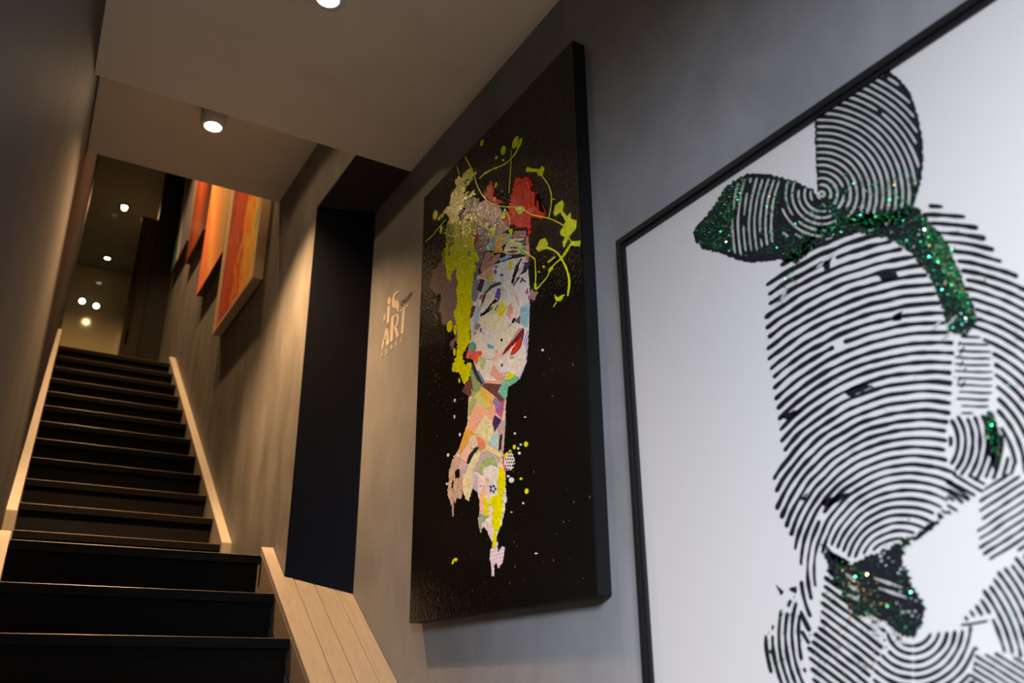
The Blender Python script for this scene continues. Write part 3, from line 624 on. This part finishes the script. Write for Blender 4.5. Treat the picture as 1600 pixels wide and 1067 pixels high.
lobeR = c3([(970,65),(1000,90),(1060,140),(1110,210),(1140,300),(1165,430),(1165,560),(1140,680),(1110,760),(1060,830),(900,840),(760,800),(700,740),(665,690),(655,560),(650,400),(650,290),(700,230),(850,130)])
lobeL = c3([(70,860),(90,830),(160,750),(220,650),(290,600),(350,580),(450,590),(560,620),(640,660),(668,700),(700,740),(760,800),(720,860),(640,900),(560,980),(520,1010),(490,990),(420,1000),(340,1005),(270,990),(200,960),(110,940),(75,900)])
band = [(1255,378),(1290,345),(1340,335),(1400,330),(1432,322),(1450,345),(1480,378),(1500,425),(1520,475),(1527,503),(1508,526),(1482,518),(1470,475),(1452,432),(1428,400),(1400,378),(1370,368),(1320,362),(1280,380),(1245,412),(1228,405)]
face = [(1228,408),(1260,385),(1310,362),(1380,366),(1430,398),(1455,432),(1472,478),(1486,520),(1494,545),(1490,600),(1486,650),(1480,700),(1484,735),(1500,742),(1475,790),(1445,828),(1420,843),(1380,853),(1335,876),(1290,850),(1278,900),(1268,960),(1266,1005),(1250,1010),(1250,930),(1252,885),(1235,842),(1213,795),(1208,745),(1222,715),(1213,640),(1200,560),(1193,500),(1200,465),(1196,440)]
hair = [(1432,325),(1465,318),(1500,332),(1535,360),(1565,405),(1600,440),(1720,560),(1720,820),(1600,742),(1570,705),(1556,640),(1553,580),(1545,545),(1528,518),(1515,515),(1524,500),(1504,430),(1480,385),(1450,350)]
ear = [(1500,524),(1528,519),(1547,540),(1553,590),(1548,632),(1528,642),(1498,652),(1492,600),(1488,560)]
under = [(1486,652),(1530,645),(1550,636),(1557,650),(1572,706),(1600,742),(1590,742),(1560,748),(1520,752),(1486,735)]
mouth = c5([(300,430),(340,480),(440,520),(560,470),(640,430),(700,400),(730,400),(690,450),(660,500),(700,560),(710,620),(750,680),(770,720),(760,800),(720,860),(640,850),(600,790),(520,770),(450,760),(400,680),(340,560)])
jaw1 = c5([(330,520),(400,650),(460,760),(590,790),(600,900),(560,960),(520,1067),(560,1200),(260,1200),(240,980),(235,900),(290,780),(300,620)])
chinU = c5([(600,800),(640,850),(720,865),(790,840),(985,800),(1000,900),(990,1067),(900,1200),(560,1200),(530,1067),(545,960),(600,900)])
lobeJ = [(1197,1000),(1205,975),(1215,955),(1230,940),(1243,930),(1252,960),(1254,1010),(1262,1067),(1270,1130),(1235,1130),(1212,1067),(1200,1035)]
right1 = [(1490,975),(1522,945),(1548,905),(1600,858),(1720,800),(1720,1090),(1600,1028),(1560,1018),(1548,960)]
right2 = [(1525,985),(1530,1020),(1560,1020),(1600,1032),(1720,1100),(1720,1200),(1500,1200),(1512,1067)]
ribbon = [(1530,770),(1560,742),(1585,735),(1610,750),(1720,830),(1640,850),(1600,870),(1585,860),(1545,880),(1530,860)]
slash = [(1480,736),(1500,742),(1535,745),(1550,750),(1530,775),(1505,790),(1480,808),(1455,828),(1440,838),(1425,846),(1440,830),(1475,790)]
black = Ink(PP-.0006); white = Ink(PP-.0012); top = Ink(PP-.0018)
def shrink(poly, k):
    cx, cy = sum(p[0] for p in poly)/len(poly), sum(p[1] for p in poly)/len(poly)
    return [(cx+(x-cx)*k, cy+(y-cy)*k) for x, y in poly]
inR, inL = shrink(lobeR, .93), shrink(lobeL, .95)
black.fill(lobeR, 2.0); black.fill(lobeL, 2.0); black.fill(mouth, 5.0, 3.0)
black.fill(band, 2.6)
C0 = (1284, 303)
white.circles(C0[0], C0[1], 4, 232, 10.2, lobeR, 3.8, gap=.004, jit=2, test=lambda p: not inside(p, band) and (inside(p, inR) or p[0] < 1290))
white.circles(C0[0], C0[1], 8, 86, 9.6, lobeL, 3.3, gap=.03, jit=3, test=lambda p: p[0] > 1222 and p[1] < 372)
white.circles(1400, 352, 195, 262, 8.6, lobeL, 3.2, gap=.04, jit=6, test=lambda p: p[1] < 300+(1400-p[0])*.42 and p[0] < 1228 and inside(p, inL))
black.circles(1404, 893, 52, 640, lambda r: min(11.9+.013*(r-50), 15.0), face, .46, ex=.20, ey=-.02, gap=.0015, jit=3)
black.circles(1455, 745, 92, 520, 13.8, hair, 7.0, gap=.0015, jit=4)
black.lines(2, 10.8, ear, 3.6, gap=.015, bend=-.15)
black.lines(-62, 9, [(1492,525),(1502,520),(1508,560),(1506,648),(1494,650),(1488,600)], 3, gap=.25)
black.circles(1440, 690, 46, 150, 11.4, under, 7.0, gap=.004)
black.fill([(1536,650),(1552,642),(1562,680),(1565,715),(1556,742),(1540,700)], 2)
black.circles(1404, 893, 60, 170, 12.4, slash, 5, gap=.02)
black.lines(30, 11.5, slash, 5, gap=.02)
black.lines(37, 11.6, jaw1, 6.4, gap=.002, bend=.05)
black.circles(1427, 978, 30, 190, 11.8, chinU, 6.4, gap=.003, sy=1.05)
black.circles(1420, 990, 152, 232, 10.2, lobeJ, 6.0, gap=.006, jit=6)
black.circles(1345, 1070, 195, 460, 11.8, right1, 6.6, gap=.001)
black.lines(32, 9.8, right2, 5.2, gap=.004)
black.lines(-33, 12, ribbon, 5.2, gap=.006, jit=9)
black.lines(-8, 11, c5([(800,830),(1060,760),(1060,800),(870,830)]), 4)
for q in ([(1285,845),(1300,862),(1330,878),(1318,884),(1298,872)],): black.fill(q, 1)
# inky accents and white blots
for q in ([(1318,612),(1345,598),(1368,604),(1345,612),(1330,622)], [(1220,652),(1240,640),(1252,642),(1232,656)], [(1282,784),(1310,772),(1335,768),(1300,790),(1288,792)], [(1250,780),(1262,768),(1258,784)], [(1395,492),(1410,485),(1408,500),(1396,502)], [(1370,430),(1400,425),(1405,432),(1380,440)], [(1285,408),(1300,400),(1296,420),(1288,422)],
          [(1425,842),(1450,818),(1470,812),(1452,830),(1430,846)], [(1212,913),(1225,925),(1220,930)], [(1230,920),(1246,915),(1244,928)], [(1202,1020),(1205,1010),(1207,1024)]): black.fill(q, 1.4)
def blots(ink, poly, n, a0, a1, cols=None):
    xs_ = [p[0] for p in poly]; ys_ = [p[1] for p in poly]; c = 0; g = 0
    while c < n and g < n*30:
        g += 1; p = (random.uniform(min(xs_), max(xs_)), random.uniform(min(ys_), max(ys_)))
        if not inside(p, poly): continue
        c += 1; a = random.uniform(a0, a1); k = len(ink.v); th = random.uniform(0, 3)
        for t in range(6): ink.add((p[0]+a*math.cos(th+t*1.047), p[1]+a*.8*math.sin(th+t*1.047)))
        ink.f.append(tuple(range(k, k+6)))
blots(white, c5([(600,430),(700,420),(700,560),(640,600),(560,500)]), 12, 1.2, 3.2); blots(white, c5([(640,640),(750,700),(740,800),(640,780)]), 12, 1, 2.4); blots(white, band, 14, .8, 2)
for a, b in (((540,590),(670,635)), ((560,635),(690,680)), ((410,570),(460,610)), ((420,620),(470,650)), ((420,665),(470,690)), ((512,760),(570,790)), ((515,795),(580,815)), ((520,830),(585,855)), ((610,820),(665,860)), ((620,870),(710,890))):
    A_, B_ = c5([a, b]); white.strip([A_, ((A_[0]+B_[0])/2, (A_[1]+B_[1])/2), B_], [3, 5, 3])
for a, b in (((740,410),(775,375)), ((795,400),(840,355)), ((775,455),(815,425)), ((255,155),(285,135)), ((105,290),(135,240)), ((280,130),(330,100))):
    A_, B_ = c4([a, b]); top.strip([A_, ((A_[0]+B_[0])/2, (A_[1]+B_[1])/2), B_], [3, 4.4, 3])
kb = black.build('printed_ridges', M_ink); kw = white.build('white_gaps', M_gap); kt = top.build('white_gaps', M_gap)
for o_ in (kb, kw, kt): o_['kind'] = 'stuff'
# glitter: flakes tilted every way
GM = [flat('green_glitter', (.02, .42, .13), .25, .75), flat('teal_glitter', (.04, .35, .27), .25, .75), flat('dark_green_glitter', (.008, .12, .04), .35, .6), flat('gold_glitter', (.75, .48, .12), .25, .8), flat('pale_glitter', (.5, .75, .45), .2, .8)]
V, F, MI = [], [], []
def glitter(poly, n, wts, a0=.7, a1=1.6):
    xs_ = [p[0] for p in poly]; ys_ = [p[1] for p in poly]; c = g = 0
    while c < n and g < 40*n:
        g += 1; q = (random.uniform(min(xs_), max(xs_)), random.uniform(min(ys_), max(ys_)))
        if not inside(q, poly): continue
        c += 1; p = on_x(q[0], q[1], PP-.0034)
        if not (FY0+.028 < p.y < FY1-.028 and FZ0+.028 < p.z < FZ1-.028): continue
        a = random.uniform(a0, a1)*.00115; t1, t2 = random.gauss(0, .45), random.gauss(0, .45); th = random.uniform(0, 3)
        e1 = Vector((math.sin(t1)*.9, math.cos(t1), 0)); e2 = Vector((math.sin(t2)*.9, 0, math.cos(t2))); k = len(V)
        V.extend([p+(e1*math.cos(th+j*1.2566)+e2*math.sin(th+j*1.2566))*a for j in range(5)]); F.append(tuple(range(k, k+5)))
        MI.append(random.choices(range(5), wts)[0])
glitter(c3([(80,860),(160,750),(220,650),(290,600),(330,620),(270,760),(260,960),(110,930)]), 900, (5, 2, 5, .3, .5))
glitter(c3([(270,620),(350,585),(450,600),(560,630),(600,700),(480,760),(440,960),(300,980)]), 420, (4, 2, 6, .3, .3))
glitter(c3([(440,860),(560,800),(700,700),(820,790),(700,880),(560,960),(440,990)]), 360, (4, 3, 7, .2, .2))
glitter(c3([(700,640),(820,560),(960,620),(1080,560),(1150,560),(1130,700),(1080,820),(840,830),(720,760)]), 520, (5, 2, 4, .4, .8))
glitter(band, 900, (5, 1.4, 7, .5, .4)); glitter([(1440,335),(1462,365),(1485,385),(1500,430),(1520,480),(1515,500),(1495,460),(1470,420),(1445,380)], 520, (6, 1, 2, .8, 2))
glitter([(1220,440),(1240,410),(1245,440),(1225,480),(1212,480)], 70, (4, 2, 5, .2, .5)); glitter([(1538,650),(1552,645),(1562,690),(1562,735),(1545,700)], 80, (4, 1, 5, .5, .5))
glitter(mouth, 260, (2, 1, 6, 1.4, .6)); glitter(c5([(400,520),(500,560),(560,720),(560,790),(470,770),(410,700),(360,560)]), 150, (5, 1, 1, 4, 2))
glitter(jaw1, 160, (3, 1, 3, 3, 1)); glitter(lobeJ, 110, (4, 1, 5, .5, .5)); glitter(hair, 60, (3, 2, 3, .2, .3)); glitter(right1, 60, (3, 2, 3, 0, .5)); glitter(face, 40, (2, 3, 3, .2, 1))
go = mesh('glitter', V, F, None, fr); go['kind'] = 'stuff'
for m_ in GM: go.data.materials.append(m_)
for p, i in zip(go.data.polygons, MI): p.material_index = i

# ------------------------------------------------------------------ lettering on the wall
M_let = flat('cream_vinyl_letters', (.50, .46, .42), .6, spec=.2)
sg = thing('wall_lettering', (DX, 3.0, 1.27), 'pale iS ART lettering on the grey wall left of the black collage canvas', 'lettering')
def glyph(ringsets, name='letter'):
    V, F = [], []
    for pts in ringsets:
        P3 = [on_x(580+x*.13123, 430+y*.13123, DX-.0016) for x, y in pts]; k = len(V); n = len(P3)
        V += P3 + [Vector((DX-.0002, p.y, p.z)) for p in P3]
        F += [tuple(range(k, k+n))] + [(k+i, k+(i+1) % n, k+n+(i+1) % n, k+n+i) for i in range(n)]
    return mesh(name, V, F, M_let, sg)
def el(x, y, a, b, sh=0): return [(x+a*math.cos(t)+sh*math.sin(t), y+b*math.sin(t)) for t in [2*PI*i/18 for i in range(18)]]
glyph([el(213, 307, 19, 48, -4), [(195,368),(228,360),(212,562),(185,574)]])
glyph([[(245,350),(248,285),(268,222),(298,192),(335,188),(332,200),(300,218),(282,250),(278,290),(330,320),(336,362),(326,430),(306,455),(312,420),(298,392),(262,386),(247,370)]])
glyph([[(184,580),(197,600),(138,870),(120,882)], [(184,578),(196,574),(213,818),(175,838)], [(156,748),(186,732),(188,765),(150,784)]])
glyph([[(240,492),(270,480),(256,780),(221,800)], [(268,482),(310,458),(331,498),(322,580),(292,622),(268,634),(270,608),(298,582),(310,512),(300,482),(268,502)], [(272,620),(300,606),(330,718),(302,742)]])
glyph([[(372,408),(405,392),(385,688),(352,702)], [(334,425),(440,345),(443,364),(338,441)]])
glyph([[(150,475),(160,470),(156,545),(147,550)], [(166,450),(174,446),(170,535),(162,540)], [(146,492),(178,470),(178,482),(146,504)], [(144,525),(176,503),(175,515),(144,537)]], 'hash_mark')
for x, y in ((130, 950), (187, 912), (241, 862), (303, 818), (363, 770)):
    glyph([[(x-15, y-22), (x+14, y-44), (x+13, y-32), (x-16, y-10)], [(x-16, y-6), (x+13, y-28), (x+12, y-14), (x-17, y+8)], [(x-5, y-28), (x+5, y-36), (x+2, y+20), (x-8, y+28)], [(x-18, y+22), (x+10, y+0), (x+9, y+16), (x-19, y+38)]], 'small_character')
fc = bpy.data.curves.new('gallery_text', 'FONT'); fc.body = 'GALLERY'; fc.size = .030; fc.extrude = .0006; fo = bpy.data.objects.new('tmp', fc); C.objects.link(fo)
bpy.context.view_layer.update(); dg = bpy.context.evaluated_depsgraph_get(); tm = bpy.data.meshes.new_from_object(fo.evaluated_get(dg)); bpy.data.objects.remove(fo)
a_ = on_x(580+352*.13123, 430+372*.13123, DX-.0014); b2_ = on_x(580+492*.13123, 430+258*.13123, DX-.0014)
tw = max(v.co.x for v in tm.vertices); sc_ = (a_.y-b2_.y)/tw
for v in tm.vertices: v.co = Vector((a_.x, a_.y-v.co.x*sc_, a_.z+v.co.y*sc_*1.25)) if True else v.co
for v in tm.vertices: pass
tm.name = 'word'; tm.materials.clear(); link('word', tm, flat('faint_vinyl_word', (.27, .25, .225), .6, spec=.2), sg)
